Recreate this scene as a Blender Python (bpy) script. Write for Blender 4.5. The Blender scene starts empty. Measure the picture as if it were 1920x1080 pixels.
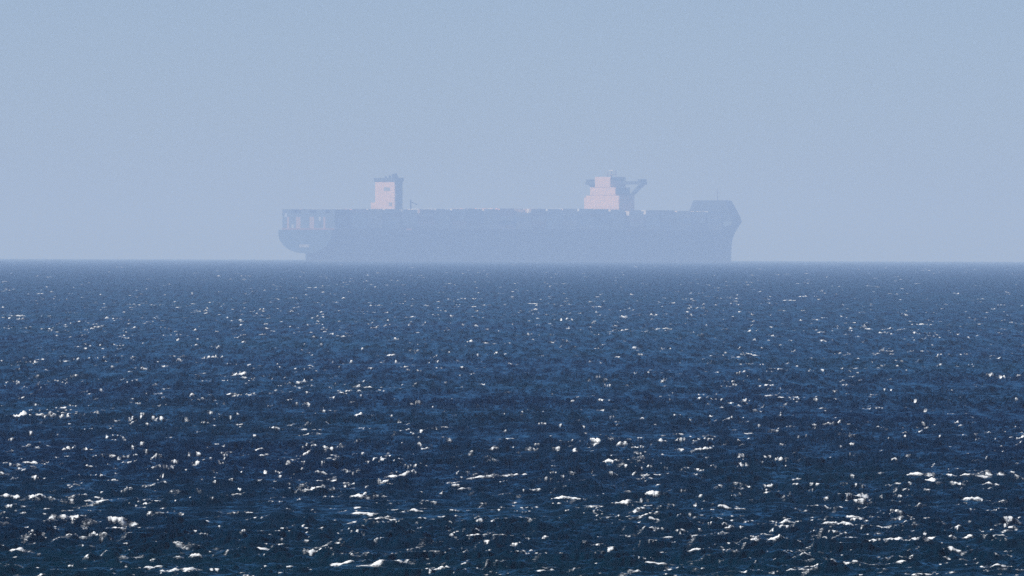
import bpy, bmesh, math, random
import numpy as np
from mathutils import Vector, Matrix

random.seed(7)
rng = np.random.default_rng(11)
scene = bpy.context.scene
COL = scene.collection

# ------------------------------------------------------------------ camera
FPX = 17440.0              # focal length in pixels of a 1920 px wide frame
CAM_H = 4.5                # eye height above the water, metres
HORIZON = 11890.0           # distance to the sea horizon
R_SEA = HORIZON ** 2 / (2 * CAM_H)
DIP = 2 * CAM_H / HORIZON

cam = bpy.data.cameras.new('camera')
cam.sensor_width = 36.0
cam.lens = 36.0 * FPX / 1920.0
cam.clip_start = 1.0
cam.clip_end = 60000.0
cam_o = bpy.data.objects.new('camera', cam)
COL.objects.link(cam_o)
PITCH = DIP + 52.0 / FPX
cam_o.location = (0, 0, CAM_H)
cam_o.rotation_euler = (Matrix.Rotation(math.pi / 2 - PITCH, 3, 'X') @ Matrix.Rotation(math.radians(0.17), 3, 'Z')).to_euler()
scene.camera = cam_o

# ------------------------------------------------------------------ sky and sun
SUN_EL = math.radians(40)
SUN_AZ = math.radians(195)           # math angle of the horizontal direction to the sun (from +x, counter-clockwise): left, a little behind the camera
world = bpy.data.worlds.new('World')
scene.world = world
world.use_nodes = True
wn = world.node_tree.nodes
wl = world.node_tree.links
sky = wn.new('ShaderNodeTexSky')
sky.sky_type = 'NISHITA'
sky.sun_disc = False
sky.sun_elevation = SUN_EL
sky.sun_rotation = math.pi / 2 - SUN_AZ
sky.air_density = 0.30
sky.dust_density = 0.5
sky.ozone_density = 0.0
bg = wn['Background']
bg.inputs['Strength'].default_value = 0.087
wl.new(sky.outputs['Color'], bg.inputs['Color'])

sun = bpy.data.lights.new('sun', 'SUN')
sun.energy = 4.8
sun.angle = math.radians(0.5)
sun.color = (1.0, 0.97, 0.94)
sun_o = bpy.data.objects.new('sun', sun)
COL.objects.link(sun_o)
sd = Vector((math.cos(SUN_AZ) * math.cos(SUN_EL), math.sin(SUN_AZ) * math.cos(SUN_EL), math.sin(SUN_EL)))
sun_o.rotation_euler = (-sd).to_track_quat('-Z', 'Y').to_euler()

scene.view_settings.view_transform = 'Standard'
scene.view_settings.look = 'None'
scene.view_settings.exposure = 0.4
scene.view_settings.gamma = 1.0
scene.render.engine = 'CYCLES'
scene.cycles.max_bounces = 6
scene.cycles.volume_bounces = 1
scene.cycles.use_denoising = False
REFLECT = 0.74             # share of the mirror reflection left by the unresolved facets of the rough sea
HAZE_DENSITY = 3.5e-4
HAZE_COLOR = (0.395, 0.58, 0.97, 1)   # scatters blue more than red, as real air does

# ------------------------------------------------------------------ materials
def mat(name, color, rough=0.6, var=0.25, scale=0.15, spec=0.4):
    m = bpy.data.materials.new(name)
    m.use_nodes = True
    nt = m.node_tree
    b = nt.nodes['Principled BSDF']
    tc = nt.nodes.new('ShaderNodeTexCoord')
    nz = nt.nodes.new('ShaderNodeTexNoise')
    nz.inputs['Scale'].default_value = scale
    nz.inputs['Detail'].default_value = 5
    nt.links.new(tc.outputs['Object'], nz.inputs['Vector'])
    rp = nt.nodes.new('ShaderNodeValToRGB')
    c = np.array(color)
    rp.color_ramp.elements[0].position = 0.3
    rp.color_ramp.elements[1].position = 0.7
    rp.color_ramp.elements[0].color = (*(c * (1 - var)), 1)
    rp.color_ramp.elements[1].color = (*np.minimum(c * (1 + var), 1), 1)
    nt.links.new(nz.outputs['Fac'], rp.inputs['Fac'])
    nt.links.new(rp.outputs['Color'], b.inputs['Base Color'])
    b.inputs['Roughness'].default_value = rough
    b.inputs['Specular IOR Level'].default_value = spec
    return m

M = dict(
    hull=mat('hull_paint', (0.02, 0.055, 0.105), 0.55, 0.15, 0.05),
    shield=mat('shield_paint', (0.012, 0.03, 0.055), 0.6, 0.15, 0.08),
    deck=mat('deck_paint', (0.16, 0.08, 0.06), 0.7),
    house=mat('buff_house_paint', (0.56, 0.40, 0.37), 0.6, 0.06, 0.2),
    dark=mat('dark_grey_paint', (0.035, 0.05, 0.065), 0.6),
    steel=mat('grey_steel', (0.22, 0.23, 0.25), 0.6),
    glass=mat('window_glass', (0.02, 0.03, 0.04), 0.1, 0.1),
    pale=mat('pale_hull_lettering', (0.20, 0.24, 0.29), 0.7, 0.2, 0.4),
    white=mat('white_paint', (0.75, 0.74, 0.72), 0.6, 0.1),
)
CONT = [
    ('pale blue', mat('container_pale_blue', (0.60, 0.66, 0.74), 0.6)),
    ('grey', mat('container_grey', (0.62, 0.60, 0.60), 0.6)),
    ('dull red', mat('container_dull_red', (0.74, 0.42, 0.38), 0.6)),
    ('buff', mat('container_buff', (0.84, 0.70, 0.60), 0.6)),
    ('dark blue', mat('container_dark_blue', (0.30, 0.36, 0.48), 0.6)),
    ('navy', mat('container_navy', (0.05, 0.085, 0.14), 0.6)),
    ('brown', mat('container_brown', (0.30, 0.21, 0.19), 0.6)),
]

# ------------------------------------------------------------------ sea
def px_to_sea(px, py):
    """point of the calm sea (bearing tangent, distance) that the photograph shows at a pixel"""
    off = max((py - (487 + (px - 960) * 0.003)) / FPX, 1e-6)
    k = off * HORIZON / CAM_H          # (1-q)^2/q
    b = 2 + k
    q = (b - math.sqrt(b * b - 4)) / 2
    return (px - 960) / FPX, q * HORIZON

# rows (distance) and columns (bearing tangent)
rows = list(np.geomspace(9, 118, 26)[:-1])
d = 118.0
while d < 12600:
    rows.append(d)
    d += 0.11 * (d / 128.0) ** 1.8
rows += ([13000, 13300, 13600])
rows = np.array(rows)
half = 960 / FPX * 1.14
fine = np.linspace(-half, half, 910)
fl = half * np.geomspace(1.02, 10, 26)
cols = np.concatenate([-fl[::-1], fine, fl])
nr, nc = len(rows), len(cols)
spacing = np.gradient(rows)
Dg = np.repeat(rows[:, None], nc, 1)
fine_r = (rows > 120) & (rows < 12300)
Dg = Dg + (rng.random((nr, nc)) - 0.5) * (0.5 * spacing * fine_r)[:, None]
Tg = np.repeat(cols[None, :], nr, 0)
cosb = 1 / np.sqrt(1 + Tg ** 2)
X = Dg * Tg * cosb
Y = Dg * cosb
Z = np.zeros_like(X)

def waves(n, lam0, lam1, sig, ang0, spread, ky_max):
    """sum of n travelling waves; ang0 is the direction of the crest line measured from +x"""
    global Z
    out = np.zeros_like(X)
    for i in range(n):
        lam = math.exp(rng.uniform(math.log(lam0), math.log(lam1)))
        k = 2 * math.pi / lam
        a = math.radians(ang0 + rng.normal(0, spread)) + math.pi / 2
        kx, ky = k * math.cos(a), k * math.sin(a)
        if abs(ky) > ky_max:
            ky = math.copysign(ky_max * rng.uniform(0.5, 1), ky)
        out += (lam / lam1) ** 0.6 * np.cos(kx * X + ky * Y + rng.uniform(0, 6.283))
    out *= sig / out.std()
    return out

w1 = waves(16, 3.0, 9, 0.019, 25, 35, 3)
w2 = waves(34, 0.8, 2.9, 0.024, 40, 38, 6.0)
w3 = waves(44, 0.24, 0.8, 0.020, 44, 38, 11.0)
w4 = waves(34, 0.08, 0.24, 0.0070, 54, 32, 16.0)
gust = waves(10, 14, 60, 1.0, 30, 50, 0.5)
# short waves ride higher on the crests of the long ones, crests sharper than troughs
env = np.clip(0.85 + 11 * (w1 + w2), 0.3, 1.9)
Z = w1 + w2 * np.clip(1 + 0.2 * gust, 0.5, 1.5) + (w3 + w4) * env * np.clip(1 + 0.35 * gust, 0.35, 1.8)
s = Z.std()
Z = np.clip(Z, -3 * s, 3.2 * s)
Z = Z + 2.5 * (Z ** 2 - s * s)
near_fade = np.clip((rows - 20) / 150, 0.3, 1)[:, None]
flank_fade = np.where(np.abs(cols) > half, 0.4, 1.0)[None, :]
Z *= near_fade * flank_fade
foam = np.zeros_like(Z)

def whitecap(xc, dc, w, tilt, raise_h, strength=1.0, lv=None, snap=1.0):
    """a breaking crest: lifts the water along a short ridge and marks it as foam"""
    tb = xc / dc
    ext = w * 0.75 / dc
    j0, j1 = np.searchsorted(cols, (tb - ext, tb + ext))
    i_c = min(np.searchsorted(rows, dc), nr - 2)
    sp = spacing[i_c]
    if lv is None:
        lv = 0.05 + 0.24 * w
    lv = max(lv, 0.8 * sp)
    jc = min(max(np.searchsorted(cols, tb), 1), nc - 2)
    k0, k1 = np.searchsorted(rows, (dc - snap * dc / 128, dc + snap * dc / 128))
    if k1 - k0 > 2:                              # breaks on the crest of its wave
        zz = Z[k0:k1, jc] * 1.0
        dc = float(Y[k0 + int(np.argmax(zz)), jc])
        xc = tb * dc
    span = 3.2 * lv + abs(tilt) * w * 0.6
    i0, i1 = np.searchsorted(rows, (dc - span, dc + span))
    if j1 - j0 < 1 or i1 - i0 < 1:
        return
    xs = X[i0:i1, j0:j1] - xc
    ds = Y[i0:i1, j0:j1] - dc
    u = xs / (w * 0.5)
    ph = rng.uniform(0, 6.28, 4)
    bend = 0.18 * lv * np.sin(u * 2.1 + ph[0]) + 0.15 * lv * np.sin(u * 5.3 + ph[1])
    v = (ds - tilt * xs - bend) / lv
    e = np.clip(1 - u * u, 0, 1) ** 0.7
    e = e * np.clip(0.75 + 0.3 * np.sin(u * 4.1 + ph[2]) + 0.25 * np.sin(u * 9.7 + ph[3]), 0, 1.3)
    g = np.where(v < 0, np.exp(-(v / 0.42) ** 2), np.exp(-(v / 1.2) ** 2))
    Z[i0:i1, j0:j1] += raise_h * e * g
    foam[i0:i1, j0:j1] = np.maximum(foam[i0:i1, j0:j1], strength * e * g)

# the large breakers of the photograph: pixel x, y, width
BIG = [(172,1017,52),(370,1052,72),(285,1068,48),(20,935,50),(80,938,46),(170,940,78),(268,938,62),(680,966,64),(775,961,48),
 (677,938,36),(752,896,52),(968,896,74),(905,898,48),(1155,866,84),(1322,848,54),(1168,942,56),(1212,940,62),(1065,939,92),(1372,957,44),
 (1280,1006,64),(1430,1017,96),(1478,981,48),(1545,985,60),(1590,988,80),(1640,990,56),(1725,891,52),(1815,893,74),(1870,896,40),
 (1908,898,36),(1835,938,54),(1748,904,36),(1665,913,58),(1800,915,36),(1680,1013,60),(1640,1022,70),(1725,1014,48),(1875,1008,44),
 (1890,710,42),(1730,608,38),(570,806,62),(48,783,78),(66,867,40),(548,559,18),(210,598,26),(250,571,30),(1000,569,28),(1415,666,40),
 (30,591,30),(440,706,40),(425,713,28),(1150,769,18),(470,1030,92),(725,1058,84),(660,1060,64),(840,1074,50),(1030,1075,72),
 (340,1075,60),(1590,968,50),(1700,985,36),(1560,930,44),(1610,938,40),(1860,912,30),(70,990,70),(120,975,60),(230,988,50),(215,1005,40),
 (1120,835,26),(920,862,46),(800,845,20),(1240,830,24),(620,845,24),(500,855,26),(1170,838,22),(1900,985,30),(1230,1060,60),(1320,1040,50),
 (1500,1050,60),(1590,1060,40),(1690,1060,60),(1790,1045,36),(1870,1060,44),(985,1035,46),(900,1020,34),(590,1035,34),(40,1035,40),
 (735,667,26),(645,677,18),(470,742,20),(130,845,22),(130,785,30),(1460,745,24),(1490,745,18),(1220,590,16),(880,640,18),(1165,620,14),
 (1545,640,12),(1290,560,22),(1120,575,18),(1505,555,26),(1480,562,22),(1385,670,34),(1450,630,18)]
for px, py, w in BIG:
    t, dd = px_to_sea(px, py)
    wm = w * dd / FPX * 1.35
    whitecap(t * dd, dd, wm, rng.normal(0.6, 0.7), 0.030 * min(wm, 1.0) ** 0.6 + 0.006, 1.45, lv=0.08 + 0.16 * wm)
    for q in range(rng.integers(1, 4)):      # loose foam left beside it
        whitecap(t * dd + rng.normal(0, 0.8) * wm, dd + rng.normal(1, 2), wm * rng.uniform(0.5, 1.3), rng.normal(1.5, 1.5), 0.005, rng.uniform(0.42, 0.62), lv=0.10 + 0.15 * wm)

# smaller ones and sun glints painted as tiny foam specks, thinning out towards the horizon and gathered in loose groups
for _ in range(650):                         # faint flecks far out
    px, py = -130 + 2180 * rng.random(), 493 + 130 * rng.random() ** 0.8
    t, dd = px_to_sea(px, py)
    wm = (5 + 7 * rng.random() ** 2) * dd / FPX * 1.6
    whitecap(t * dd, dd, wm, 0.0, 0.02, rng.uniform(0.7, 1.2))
cl = rng.random((60, 2))
n = 0
while n < 1650:
    py = 492 + 640 * rng.random()
    px = -130 + 2180 * rng.random()
    f = (py - 487) / 593
    if rng.random() > (0.25 + 0.75 * min(1, f * 6)) * (1 - 0.35 * f):
        continue
    gx, gy = px / 1920, (py - 487) / 593
    near = np.min(np.hypot((cl[:, 0] - gx) * 1.0, (cl[:, 1] - gy) * 2.0))
    if rng.random() > math.exp(-(near / 0.09) ** 2) + 0.3:
        continue
    wpx = (3.4 + 5.0 * f) * math.exp(rng.normal(0, 0.6))
    t, dd = px_to_sea(px, py)
    wm = max(wpx, 4.5) * dd / FPX * 1.9
    whitecap(t * dd, dd, wm, rng.normal(0.8, 1.2), 0.013 * min(wm, 1) ** 0.6, rng.uniform(0.75, 1.35))
    n += 1
    sl = rng.normal(0.8, 1.0)
    for q in range(rng.integers(0, 4)):          # further flecks strung along the same crest
        dx = rng.normal(0, 2.2) * wm
        w2m = wm * rng.uniform(0.4, 1.0)
        whitecap(t * dd + dx, dd + sl * dx + rng.normal(0, 0.1), w2m, sl, 0.010 * min(w2m, 1) ** 0.6, rng.uniform(0.6, 1.2), snap=0.3)
for _ in range(380):                         # thin streaks of spent foam
    py = 560 + 540 * rng.random() ** 0.8
    px = -130 + 2180 * rng.random()
    f = (py - 487) / 593
    t, dd = px_to_sea(px, py)
    wm = (14 + 50 * f) * rng.uniform(0.5, 1.6) * dd / FPX
    whitecap(t * dd, dd, wm, rng.normal(2.5, 2), 0.006, rng.uniform(0.36, 0.56), lv=0.10 + 0.14 * wm)

Zs = Z - (X ** 2 + Y ** 2) / (2 * R_SEA)
co = np.stack([X, Y, Zs], -1).reshape(-1, 3).astype(np.float32)
idx = np.arange(nr * nc).reshape(nr, nc)
quads = np.stack([idx[:-1, :-1], idx[:-1, 1:], idx[1:, 1:], idx[1:, :-1]], -1).reshape(-1, 4).astype(np.int32)
sea_me = bpy.data.meshes.new('sea')
sea_me.vertices.add(len(co))
sea_me.vertices.foreach_set('co', co.ravel())
sea_me.loops.add(quads.size)
sea_me.loops.foreach_set('vertex_index', quads.ravel())
sea_me.polygons.add(len(quads))
sea_me.polygons.foreach_set('loop_start', np.arange(0, quads.size, 4, dtype=np.int32))
sea_me.polygons.foreach_set('use_smooth', np.ones(len(quads), dtype=bool))
sea_me.update(calc_edges=True)
at = sea_me.attributes.new('foam', 'FLOAT', 'POINT')
at.data.foreach_set('value', foam.ravel().astype(np.float32))
sea = bpy.data.objects.new('sea', sea_me)
COL.objects.link(sea)
sea['kind'] = 'structure'
sea['label'] = 'dark blue choppy sea flecked with white breaking crests'

m = bpy.data.materials.new('sea_water')
m.use_nodes = True
nt = m.node_tree
N, L = nt.nodes, nt.links
pb = N['Principled BSDF']
tc = N.new('ShaderNodeTexCoord')
def noise(scale, sx, sy, detail=3, sz=1):
    mp = N.new('ShaderNodeMapping')
    mp.inputs['Scale'].default_value = (sx, sy, sz)
    L.new(tc.outputs['Object'], mp.inputs['Vector'])
    nz = N.new('ShaderNodeTexNoise')
    nz.inputs['Scale'].default_value = scale
    nz.inputs['Detail'].default_value = detail
    L.new(mp.outputs['Vector'], nz.inputs['Vector'])
    return nz
# water body colour: navy to teal in slow patches
n1 = noise(1.0, 0.05, 0.015, 2)
rp = N.new('ShaderNodeValToRGB')
rp.color_ramp.elements[0].position = 0.35
rp.color_ramp.elements[1].position = 0.75
rp.color_ramp.elements[0].color = (0.0004, 0.0055, 0.022, 1)
rp.color_ramp.elements[1].color = (0.0003, 0.0110, 0.022, 1)
sx_ = N.new('ShaderNodeSeparateXYZ')
L.new(tc.outputs['Object'], sx_.inputs[0])
sh = N.new('ShaderNodeMapRange')            # greener over the shallows towards the shore
sh.inputs['From Min'].default_value = 190.0
sh.inputs['From Max'].default_value = 126.0
sh.inputs['To Max'].default_value = 0.3
L.new(sx_.outputs['Y'], sh.inputs['Value'])
ad = N.new('ShaderNodeMath'); ad.operation = 'ADD'
L.new(n1.outputs['Fac'], ad.inputs[0]); L.new(sh.outputs[0], ad.inputs[1])
L.new(ad.outputs[0], rp.inputs['Fac'])
# foam mask: the crest field broken up by noise
fa = N.new('ShaderNodeAttribute'); fa.attribute_name = 'foam'
n2 = noise(1.0, 24.0, 8.0, 4, 90)
ma = N.new('ShaderNodeMath'); ma.operation = 'MULTIPLY_ADD'
L.new(n2.outputs['Fac'], ma.inputs[0]); ma.inputs[1].default_value = 1.7
sb = N.new('ShaderNodeMath'); sb.operation = 'SUBTRACT'
L.new(fa.outputs['Fac'], sb.inputs[0]); sb.inputs[1].default_value = 0.83
L.new(sb.outputs[0], ma.inputs[2])
mr = N.new('ShaderNodeMapRange')
mr.inputs['From Min'].default_value = 0.42
mr.inputs['From Max'].default_value = 0.80
L.new(ma.outputs[0], mr.inputs['Value'])
# thin grey foam left around the crests
n4 = noise(1.0, 12.0, 5.0, 5, 60)
tm = N.new('ShaderNodeMath'); tm.operation = 'MULTIPLY'
L.new(fa.outputs['Fac'], tm.inputs[0]); L.new(n4.outputs['Fac'], tm.inputs[1])
tr = N.new('ShaderNodeMapRange')
tr.inputs['From Min'].default_value = 0.10
tr.inputs['From Max'].default_value = 0.45
tr.inputs['To Max'].default_value = 0.22
L.new(tm.outputs[0], tr.inputs['Value'])
fmx = N.new('ShaderNodeMath'); fmx.operation = 'MAXIMUM'
L.new(mr.outputs[0], fmx.inputs[0]); L.new(tr.outputs[0], fmx.inputs[1])
mx = N.new('ShaderNodeMix'); mx.data_type = 'RGBA'
L.new(fmx.outputs[0], mx.inputs['Factor'])
L.new(rp.outputs['Color'], mx.inputs['A'])
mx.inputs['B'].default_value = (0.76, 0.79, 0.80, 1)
# ripples too fine for the mesh
n3 = noise(1.0, 13.0, 1.6, 4)
bp = N.new('ShaderNodeBump')
bp.inputs['Strength'].default_value = 0.25
bp.inputs['Distance'].default_value = 0.04
L.new(n3.outputs['Fac'], bp.inputs['Height'])
# water: dark body below a surface whose many small tilted facets mirror only part of the sky at grazing sight
df = N.new('ShaderNodeBsdfDiffuse')
L.new(mx.outputs['Result'], df.inputs['Color'])
gl = N.new('ShaderNodeBsdfGlossy')
gl.inputs['Roughness'].default_value = 0.15
gl.inputs['Color'].default_value = (0.30, 0.70, 1.0, 1)
L.new(bp.outputs['Normal'], gl.inputs['Normal'])
fr = N.new('ShaderNodeFresnel')
fr.inputs['IOR'].default_value = 1.333
fm_ = N.new('ShaderNodeMath'); fm_.operation = 'MULTIPLY'
pw = N.new('ShaderNodeMath'); pw.operation = 'POWER'; pw.inputs[1].default_value = 4.0
mn = N.new('ShaderNodeMath'); mn.operation = 'MINIMUM'; mn.inputs[1].default_value = 0.72   # no patch of wind-blown sea is flat
L.new(fr.outputs[0], mn.inputs[0])
L.new(mn.outputs[0], pw.inputs[0])
n5 = noise(1.0, 4.5, 1.1, 3)               # ruffled and smoother patches: noise puts light and dark into the reflection
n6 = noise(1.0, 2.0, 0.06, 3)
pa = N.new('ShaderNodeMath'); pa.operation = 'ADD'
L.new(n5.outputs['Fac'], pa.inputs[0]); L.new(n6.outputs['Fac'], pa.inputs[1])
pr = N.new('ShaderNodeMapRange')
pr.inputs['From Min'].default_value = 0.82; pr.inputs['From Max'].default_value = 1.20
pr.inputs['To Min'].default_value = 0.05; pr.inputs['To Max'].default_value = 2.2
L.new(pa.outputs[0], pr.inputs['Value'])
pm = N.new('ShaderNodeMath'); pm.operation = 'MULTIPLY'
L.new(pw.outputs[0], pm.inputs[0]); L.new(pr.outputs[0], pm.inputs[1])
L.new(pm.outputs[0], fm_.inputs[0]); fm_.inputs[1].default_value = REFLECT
nf = N.new('ShaderNodeMath'); nf.operation = 'SUBTRACT'
nf.inputs[0].default_value = 1.0
L.new(mr.outputs[0], nf.inputs[1])
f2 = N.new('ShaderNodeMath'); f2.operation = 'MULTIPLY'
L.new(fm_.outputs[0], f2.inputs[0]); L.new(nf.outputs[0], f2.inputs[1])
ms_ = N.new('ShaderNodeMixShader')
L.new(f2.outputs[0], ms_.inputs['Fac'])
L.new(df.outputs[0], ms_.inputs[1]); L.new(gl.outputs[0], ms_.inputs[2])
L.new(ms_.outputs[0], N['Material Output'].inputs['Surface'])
N.remove(pb)
sea_me.materials.append(m)

# ------------------------------------------------------------------ the ship
SHIP_D = HORIZON * 0.55
SHIP_T = math.radians(40)
SC = 2.667                                   # pixels per metre at the ship
ship = bpy.data.objects.new('container_ship', None)
COL.objects.link(ship)
ship.empty_display_size = 20
ship.location = ((579.1 - 960) / SC, SHIP_D - 200 * math.sin(SHIP_T), -SHIP_D ** 2 / (2 * R_SEA) - 5.1)
ship.rotation_euler = (0, 0, SHIP_T)
ship['label'] = 'long hazy blue-grey container ship with two pale deckhouses on the horizon'
ship['category'] = 'container ship'

def obj(name, me, material, parent=None):
    o = bpy.data.objects.new(name, me)
    if material and not me.materials:
        me.materials.append(material)
    COL.objects.link(o)
    if parent:
        o.parent = parent
    return o

class MB:
    """collects solid pieces into one mesh"""
    def __init__(self):
        self.bm = bmesh.new()
    def box(self, x0, x1, y0, y1, z0, z1, bev=0.0):
        vs = [self.bm.verts.new((x, y, z)) for x in (x0, x1) for y in (y0, y1) for z in (z0, z1)]
        fs = [(0, 1, 3, 2), (4, 6, 7, 5), (0, 4, 5, 1), (2, 3, 7, 6), (0, 2, 6, 4), (1, 5, 7, 3)]
        faces = [self.bm.faces.new([vs[i] for i in f]) for f in fs]
        if bev:
            es = list({e for f in faces for e in f.edges})
            bmesh.ops.bevel(self.bm, geom=es, offset=bev, segments=2, affect='EDGES')
        return self
    def bar(self, a, b, r, n=6, r2=None):
        a, b = Vector(a), Vector(b)
        r2 = r if r2 is None else r2
        ax = (b - a).normalized()
        up = Vector((0, 0, 1)) if abs(ax.z) < 0.9 else Vector((1, 0, 0))
        p = ax.cross(up).normalized(); q = ax.cross(p)
        ra = [self.bm.verts.new(a + (p * math.cos(t) + q * math.sin(t)) * r) for t in [i * 2 * math.pi / n for i in range(n)]]
        rb = [self.bm.verts.new(b + (p * math.cos(t) + q * math.sin(t)) * r2) for t in [i * 2 * math.pi / n for i in range(n)]]
        for i in range(n):
            self.bm.faces.new((ra[i], ra[(i + 1) % n], rb[(i + 1) % n], rb[i]))
        self.bm.faces.new(ra[::-1]); self.bm.faces.new(rb)
        return self
    def build(self, name, material, parent=None, smooth=False):
        bmesh.ops.recalc_face_normals(self.bm, faces=self.bm.faces)
        me = bpy.data.meshes.new(name)
        self.bm.to_mesh(me); self.bm.free()
        if smooth:
            for p in me.polygons: p.use_smooth = True
        return obj(name, me, material, parent)

DECK = 26.6
HB = 28.9
# transom outline: half breadth against height
TZ = [10.3, 11, 13, 15.5, 19.5, 23.6, 60]
TY = [0.3, 9, 17.8, 23, 28, 29.5, 29.5]
def stem_x(z):
    return float(np.interp(z, [-6, 6, 14, 20, 26, 30, 34], [391, 391.3, 391.5, 392, 394.5, 397.6, 400.5]))
def half_breadth(z, s):
    """half breadth at height z, s = 0 at the stern end of that level, 1 at the stem"""
    xa = 0.0 if z >= 10.3 else 1.5 + (10.3 - z) * 1.6
    xb = stem_x(z)
    x = xa + (xb - xa) * s
    run = float(np.interp(z, [-6, 0, 10, 20, 24], [120, 105, 85, 40, 1]))
    y0 = float(np.interp(z, TZ, TY)) if z >= 10.3 else 0.3
    k = min(1, (x - xa) / run)
    aft = y0 + (HB - y0) * (1 - (1 - k) ** 2.2)
    ent = float(np.interp(z, [-6, 5, 15, 26, 34], [300, 308, 322, 338, 345]))
    pw = float(np.interp(z, [-6, 10, 20, 34], [1.7, 1.9, 2.3, 2.7]))
    k2 = min(1, max(0, (x - ent) / (xb - ent)))
    fwd = 1 - k2 ** pw
    return x, max(0.05, aft * fwd)

def level_ring(z, S):
    pts = [half_breadth(z, s) for s in S]
    return [(x, -y, z) for x, y in pts] + [(x, y, z) for x, y in pts[::-1]]

def loft(levels, S, name, material, parent, cap_top=True, xmin=None, transform=None):
    bm = bmesh.new()
    rings = []
    for z in levels:
        ring = level_ring(z, S)
        if transform:
            ring = [transform(p) for p in ring]
        rings.append([bm.verts.new(p) for p in ring])
    for a, b in zip(rings[:-1], rings[1:]):
        for i in range(len(a)):
            j = (i + 1) % len(a)
            bm.faces.new((a[i], a[j], b[j], b[i]))
    bm.faces.new(rings[0][::-1])
    if cap_top:
        bm.faces.new(rings[-1])
    bmesh.ops.recalc_face_normals(bm, faces=bm.faces)
    me = bpy.data.meshes.new(name)
    bm.to_mesh(me); bm.free()
    return obj(name, me, material, parent)

S = np.concatenate([[0, .006, .015, .03, .05, .08, .12, .16, .2, .25, .3], np.linspace(.4, .74, 4), 1 - 0.26 * np.linspace(0.95, 0, 26) ** 1.5])
hull = loft([-6, -3, 0, 3, 6, 9, 10.3, 11, 13, 15.5, 19.5, 23.6, DECK], S, 'hull', M['hull'], ship)
# forecastle bulwark and the tall wind shield over the bow
S2 = 1 - 0.075 * np.linspace(1, 0, 22) ** 1.4
loft([DECK + .003, 29, 31.5, 34], S2, 'forecastle', M['hull'], ship)
def shield_tf(p):
    x, y, z = p
    k = float(np.interp(z, [34, 37, 40, 43, 46, 48, 49.2], [1, .96, .90, .83, .76, .71, .67]))
    ax = 370.0
    return (ax + (x - ax) * (k if x > ax else (2 - k)), y * k, z)
_hb = half_breadth
def half_breadth(z, s):                       # the shield stands on the forecastle outline
    return _hb(min(z, 34), s)
loft([34.003, 37, 40, 43, 46, 48, 49.2], S2, 'wind_shield', M['shield'], ship, transform=shield_tf)
fm = MB(); fm.bar((378, 0, 49.2), (378, 0, 57.5), 0.45, 6, 0.25); fm.box(377.4, 378.6, -1.5, 1.5, 54.8, 55.3)
fm.build('foremast', M['steel'], ship)

# rudder and a pale mark low on the transom
MB().box(1.0, 7.5, -0.6, 0.6, -4, 10.2, 0.15).build('rudder', M['hull'], hull)
MB().box(-0.12, 0.25, -4.5, 6.0, 14.6, 16.6).build('pale_mark', M['steel'], hull)
# three faint pale letters along the starboard side
def letter(ch, x, z0, size):
    cu = bpy.data.curves.new('letter', 'FONT')
    cu.body = ch; cu.size = size; cu.extrude = 0.05; cu.align_x = 'CENTER'
    tmp = bpy.data.objects.new('letter', cu)
    COL.objects.link(tmp)
    bpy.context.view_layer.update()
    me = bpy.data.meshes.new_from_object(tmp)
    bpy.data.objects.remove(tmp); bpy.data.curves.remove(cu)
    me.name = 'letter'
    o = obj('letter', me, M['pale'], hull)
    o.location = (x, -HB - 0.06, z0)
    o.rotation_euler = (math.pi / 2, 0, 0)
for ch, px in (('M', 1016), ('S', 1064), ('C', 1117)):
    letter(ch, (px - 575.6 - 1.715 * HB) / 2.043, 13.5, 12.5)

# aft engine casing and funnel
casing = MB().box(71, 78, -11, 11, DECK + .004, 60.4, 0.3).build('funnel_casing', M['house'], ship)
MB().box(71.7, 77.3, 11.004, 16.5, DECK + .004, 46.0, 0.2).build('casing_wing', M['house'], ship)
cap = MB().box(70.4, 78.6, -11.7, 11.7, 60.404, 63.0, 0.25).build('funnel_top', M['dark'], ship)
for y, r, h in ((-1.5, 0.9, 64.6), (-5.5, 1.3, 65.6), (-7.6, 1.2, 66.0), (-9.6, 0.8, 64.4), (3.0, 0.7, 64.0)):
    MB().bar((74.5, y, 63.0), (73.9, y, h), r, 10).build('exhaust_pipe', M['dark'], cap)
MB().box(70.85, 71.02, -5.5, 1.0, 54.0, 56.4).build('louvre', M['steel'], casing)
MB().box(70.85, 71.02, -7.8, -4.6, 43.5, 46.0).build('louvre', M['steel'], casing)
MB().box(71.3, 77.7, -11.15, -10.98, 30, 60.2).build('dark_side_sheet', M['dark'], casing)  # dark sheet covering the casing's starboard side
cr = MB(); cr.bar((86, -10, DECK), (86, -10, 48), 0.7, 8, 0.5); cr.bar((86, -10, 46.5), (92, -10, 44.5), 0.35)
cr.build('crane_post', M['steel'], ship)

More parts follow.
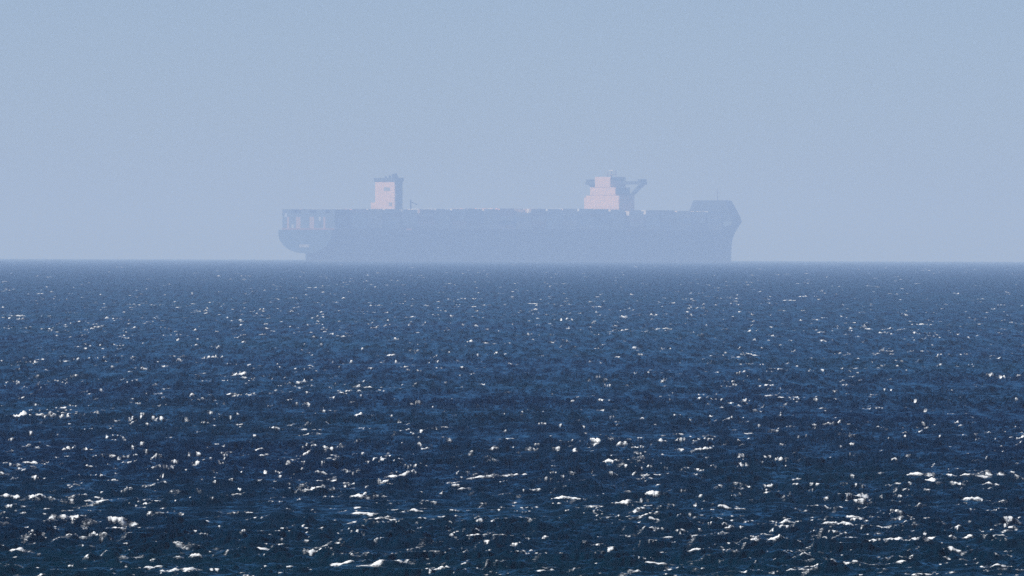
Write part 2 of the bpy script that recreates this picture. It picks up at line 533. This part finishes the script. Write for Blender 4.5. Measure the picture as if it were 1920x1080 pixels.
# forward deckhouse with the bridge
house = MB().box(269.5, 284, -18.4, 18.4, DECK + .004, 52, 0.3).build('deckhouse', M['house'], ship)
MB().box(271, 283, 18.404, 21.5, DECK + .004, 50.4, 0.2).build('deckhouse_wing', M['house'], ship)
MB().box(269.9, 283.6, -14.0, 14.0, 52.004, 57.8, 0.25).build('upper_deckhouse', M['house'], ship)
wh = MB().box(269.8, 284.2, -8.6, 8.6, 57.804, 65.2, 0.25).build('wheelhouse', M['house'], ship)
MB().box(270.5, 283.6, -8.76, -8.58, 62.4, 64.8).build('window_band', M['glass'], wh)
MB().box(284.18, 284.36, -7.6, 7.6, 62.4, 64.8).build('window_band', M['glass'], wh)
MB().box(270.6, 283.0, -14.16, -13.98, 53.0, 57.4).build('window_band', M['glass'], wh)
for sgn in (-1, 1):
    wg = MB().box(279.5, 285.5, *(sorted((sgn * 8.85, sgn * 30.2))), 59.9, 62.2, 0.2)
    wing = wg.build('bridge_wing', M['dark'], ship)
    MB().box(279.8, 285.2, *(sorted((sgn * 26.5, sgn * 30.0))), 62.204, 63.6, 0.15).build('wing_cab', M['dark'], wing)
    MB().bar((283, sgn * 28.6, 60.5), (283, sgn * 15.5, 51.8), 1.6, 8).build('brace', M['dark'], wing)
ms = MB(); ms.bar((277, -1, 65.2), (277, -1, 69.5), 0.8, 8, 0.5); ms.box(275.5, 278.5, -5, 3, 66.6, 67.2)
ms.bar((277, -6, 65.2), (277, -6, 70.5), 0.4); ms.bar((277, 3, 65.2), (277, 3, 68.5), 0.4)
mast = ms.build('radar_mast', M['steel'], ship)
MB().box(276.6, 277.4, -3.2, 1.2, 69.5, 70.0, 0.1).build('radar_scanner', M['white'], mast)

# bays: start of every container bay along the deck
def bay_run(x, n, gaps):
    out = []
    for i in range(n):
        out.append(x); x += 13.2 + gaps[i % len(gaps)]
    return out
BAYS = [3.0, 18.0, 32.4, 47.6] + [63.2] + bay_run(78.9, 13, (0.8, 1.75)) + [270.2] + bay_run(285.6, 5, (0.8, 1.9))
HIGH = [1, 1.02, 1.02, 1.02, 1.0, 1.03, 1.03, 1.06, 1.06, 1.06, 1.1, 1.1, 1.09, 1.09, 1.11, 1.11, 1.1, 1.08, 1.0, 1.06, 1.06, 1.03, 1.0, 1.02]
ROWS, PITCH_Y = 23, 2.5
CL, CW, CH = 13.2, 2.44, 2.59
for b, bx in enumerate(BAYS):
    if b in (4, 18): continue
    MB().box(bx - 0.3, bx + CL + 0.3, -28.8, 28.8, DECK + .004, DECK + 1.3, 0.1).build('hatch_cover', M['deck'], ship)
for b, bx in enumerate(BAYS):
    if b in (4, 18): continue
    lb = MB()
    xe = bx + CL
    gap = min([n_ - xe for n_ in BAYS if n_ > xe] + [1.6])
    gap = max(0.5, min(gap, 1.75))
    x0, x1 = xe + 0.08, xe + gap - 0.08
    for y in np.linspace(-24.0, 24.0, 10):
        lb.box(x0, x1, y - 0.3, y + 0.3, DECK + .01, DECK + 11.5)
    for sg in (-1, 1):                          # solid end panels added at the rails to cover sunlit container ends
        lb.box(x0, x1, sg * 28.9, sg * 26.2, DECK + .01, DECK + 14.0)
    for z in (DECK + 3.8, DECK + 6.4, DECK + 9.0, DECK + 11.5):
        lb.box(x0 + 0.02, x1 - 0.02, -26.1, 26.1, z, z + 0.35)
    lb.build('lashing_bridge', M['steel'], ship)

# stack heights
def tiers(b, r):
    if b == 0:                                  # the aftmost bay stands in separate blocks
        return [5,5,5,5, 4,4,4,4, 5,5,5,5, 4,4,4,5, 5,5,5,4, 4,5,5][r]   # r = 0 at the port rail
    if b == 4:                                  # either side of the funnel casing
        return 5 if r <= 3 or r >= 19 else 0
    if b == 18:                                 # either side of the forward deckhouse
        return 5 if r <= 1 or r >= 21 else 0
    base = 5
    h = (b * 7 + r // 4 * 5) % 11
    return base - (1 if h == 3 and b < 19 else 0)
def cmesh(cm, name):
    """a container: four corner posts and rails with panels set in"""
    bm = bmesh.new()
    bmesh.ops.create_cube(bm, size=1)
    for v in bm.verts:
        v.co = Vector(((v.co.x + .5) * CL, v.co.y * CW, (v.co.z + .5) * CH))
    sides = [f for f in bm.faces if abs(f.normal.z) < .5]
    bmesh.ops.inset_individual(bm, faces=sides, thickness=0.16, depth=-0.06)
    me = bpy.data.meshes.new(name); bm.to_mesh(me); bm.free()
    me.materials.append(cm)
    return me
CM = [cmesh(c, 'container') for _, c in CONT]
ordn = ['first', 'second', 'third', 'fourth', 'fifth', 'sixth', 'seventh', 'eighth', 'ninth', 'tenth', 'eleventh', 'twelfth',
        'thirteenth', 'fourteenth', 'fifteenth', 'sixteenth', 'seventeenth', 'eighteenth', 'nineteenth', 'twentieth', 'twenty-first', 'twenty-second', 'twenty-third', 'twenty-fourth']
tname = ['bottom', 'second', 'third', 'fourth', 'fifth']
Z0 = DECK + 1.304
rest = {k: [] for k in range(len(CONT))}
Rz = Matrix.Rotation(SHIP_T, 4, 'Z')
base_m = Matrix.Translation(ship.location) @ Rz
for b, bx in enumerate(BAYS):
    blockc = random.choices(range(7), [3, 3, 2, 2, 2, 0, 1], k=1)[0]
    hc = HIGH[b]
    for r in range(ROWS):
        y = (ROWS - 1) / 2 * PITCH_Y - r * PITCH_Y
        for t in range(tiers(b, r)):
            c = blockc if random.random() < .45 else random.choices(range(7), [3, 3, 2, 2, 2, 0.5, 2], k=1)[0]
            if b == 0: c = random.choices((5, 4), (12, 1), k=1)[0]
            if b == 0 and t in (0, 1, 2) and r in (2, 6, 7, 12, 13, 18): c = 6
            p = Vector((bx, y, Z0 + t * (CH * hc + 0.012)))
            if r == ROWS - 1 or b == 0:
                o = obj('container', CM[c], None)
                o.matrix_world = base_m @ Matrix.Translation(p) @ Matrix.Diagonal((1, 1, hc, 1))
                o['category'] = 'container'
                o['group'] = 'containers stacked on the ship'
                if b == 0 and r < ROWS - 1:
                    o['label'] = f'{CONT[c][0]} container at the stern, {tname[t]} tier, {ordn[r]} stack from the left'
                else:
                    o['label'] = f'{CONT[c][0]} container on the near rail, {tname[t]} tier, {ordn[b]} bay from the stern'
            else:
                rest[c].append((p, hc))
# the stacks behind, too many to pick apart
bm = bmesh.new()
me = bpy.data.meshes.new('stowed_containers')
vs, fs, mi = [], [], []
for c, ps in rest.items():
    for p, hc in ps:
        k = len(vs)
        for x in (0, CL):
            for y in (-CW / 2, CW / 2):
                for z in (0, CH * hc):
                    vs.append((p.x + x, p.y + y, p.z + z))
        for f in [(0, 1, 3, 2), (4, 6, 7, 5), (0, 4, 5, 1), (2, 3, 7, 6), (0, 2, 6, 4), (1, 5, 7, 3)]:
            fs.append([k + i for i in f]); mi.append(c)
bm.free()
me.from_pydata(vs, [], fs)
for _, cmat in CONT: me.materials.append(cmat)
me.polygons.foreach_set('material_index', mi)
me.update()
so = obj('stowed_containers', me, None)
so.matrix_world = base_m
so['kind'] = 'stuff'
so['label'] = 'mass of stacked containers filling the deck behind the near rail'
so['category'] = 'containers'

# ------------------------------------------------------------------ haze
hz = MB().box(-8500, 8500, -300, 19000, -7.2, 66.5).build('haze', None)
hz['kind'] = 'stuff'
hz['label'] = 'pale blue sea haze fading the distant ship and horizon'
hm = bpy.data.materials.new('haze_air')
hm.use_nodes = True
hn = hm.node_tree.nodes
hn.remove(hn['Principled BSDF'])
pv = hn.new('ShaderNodeVolumePrincipled')
pv.inputs['Color'].default_value = HAZE_COLOR
pv.inputs['Density'].default_value = HAZE_DENSITY
pv.inputs['Absorption Color'].default_value = (0.42, 0.42, 0.42, 1)
hm.node_tree.links.new(pv.outputs['Volume'], hn['Material Output'].inputs['Volume'])
hz.data.materials.append(hm)
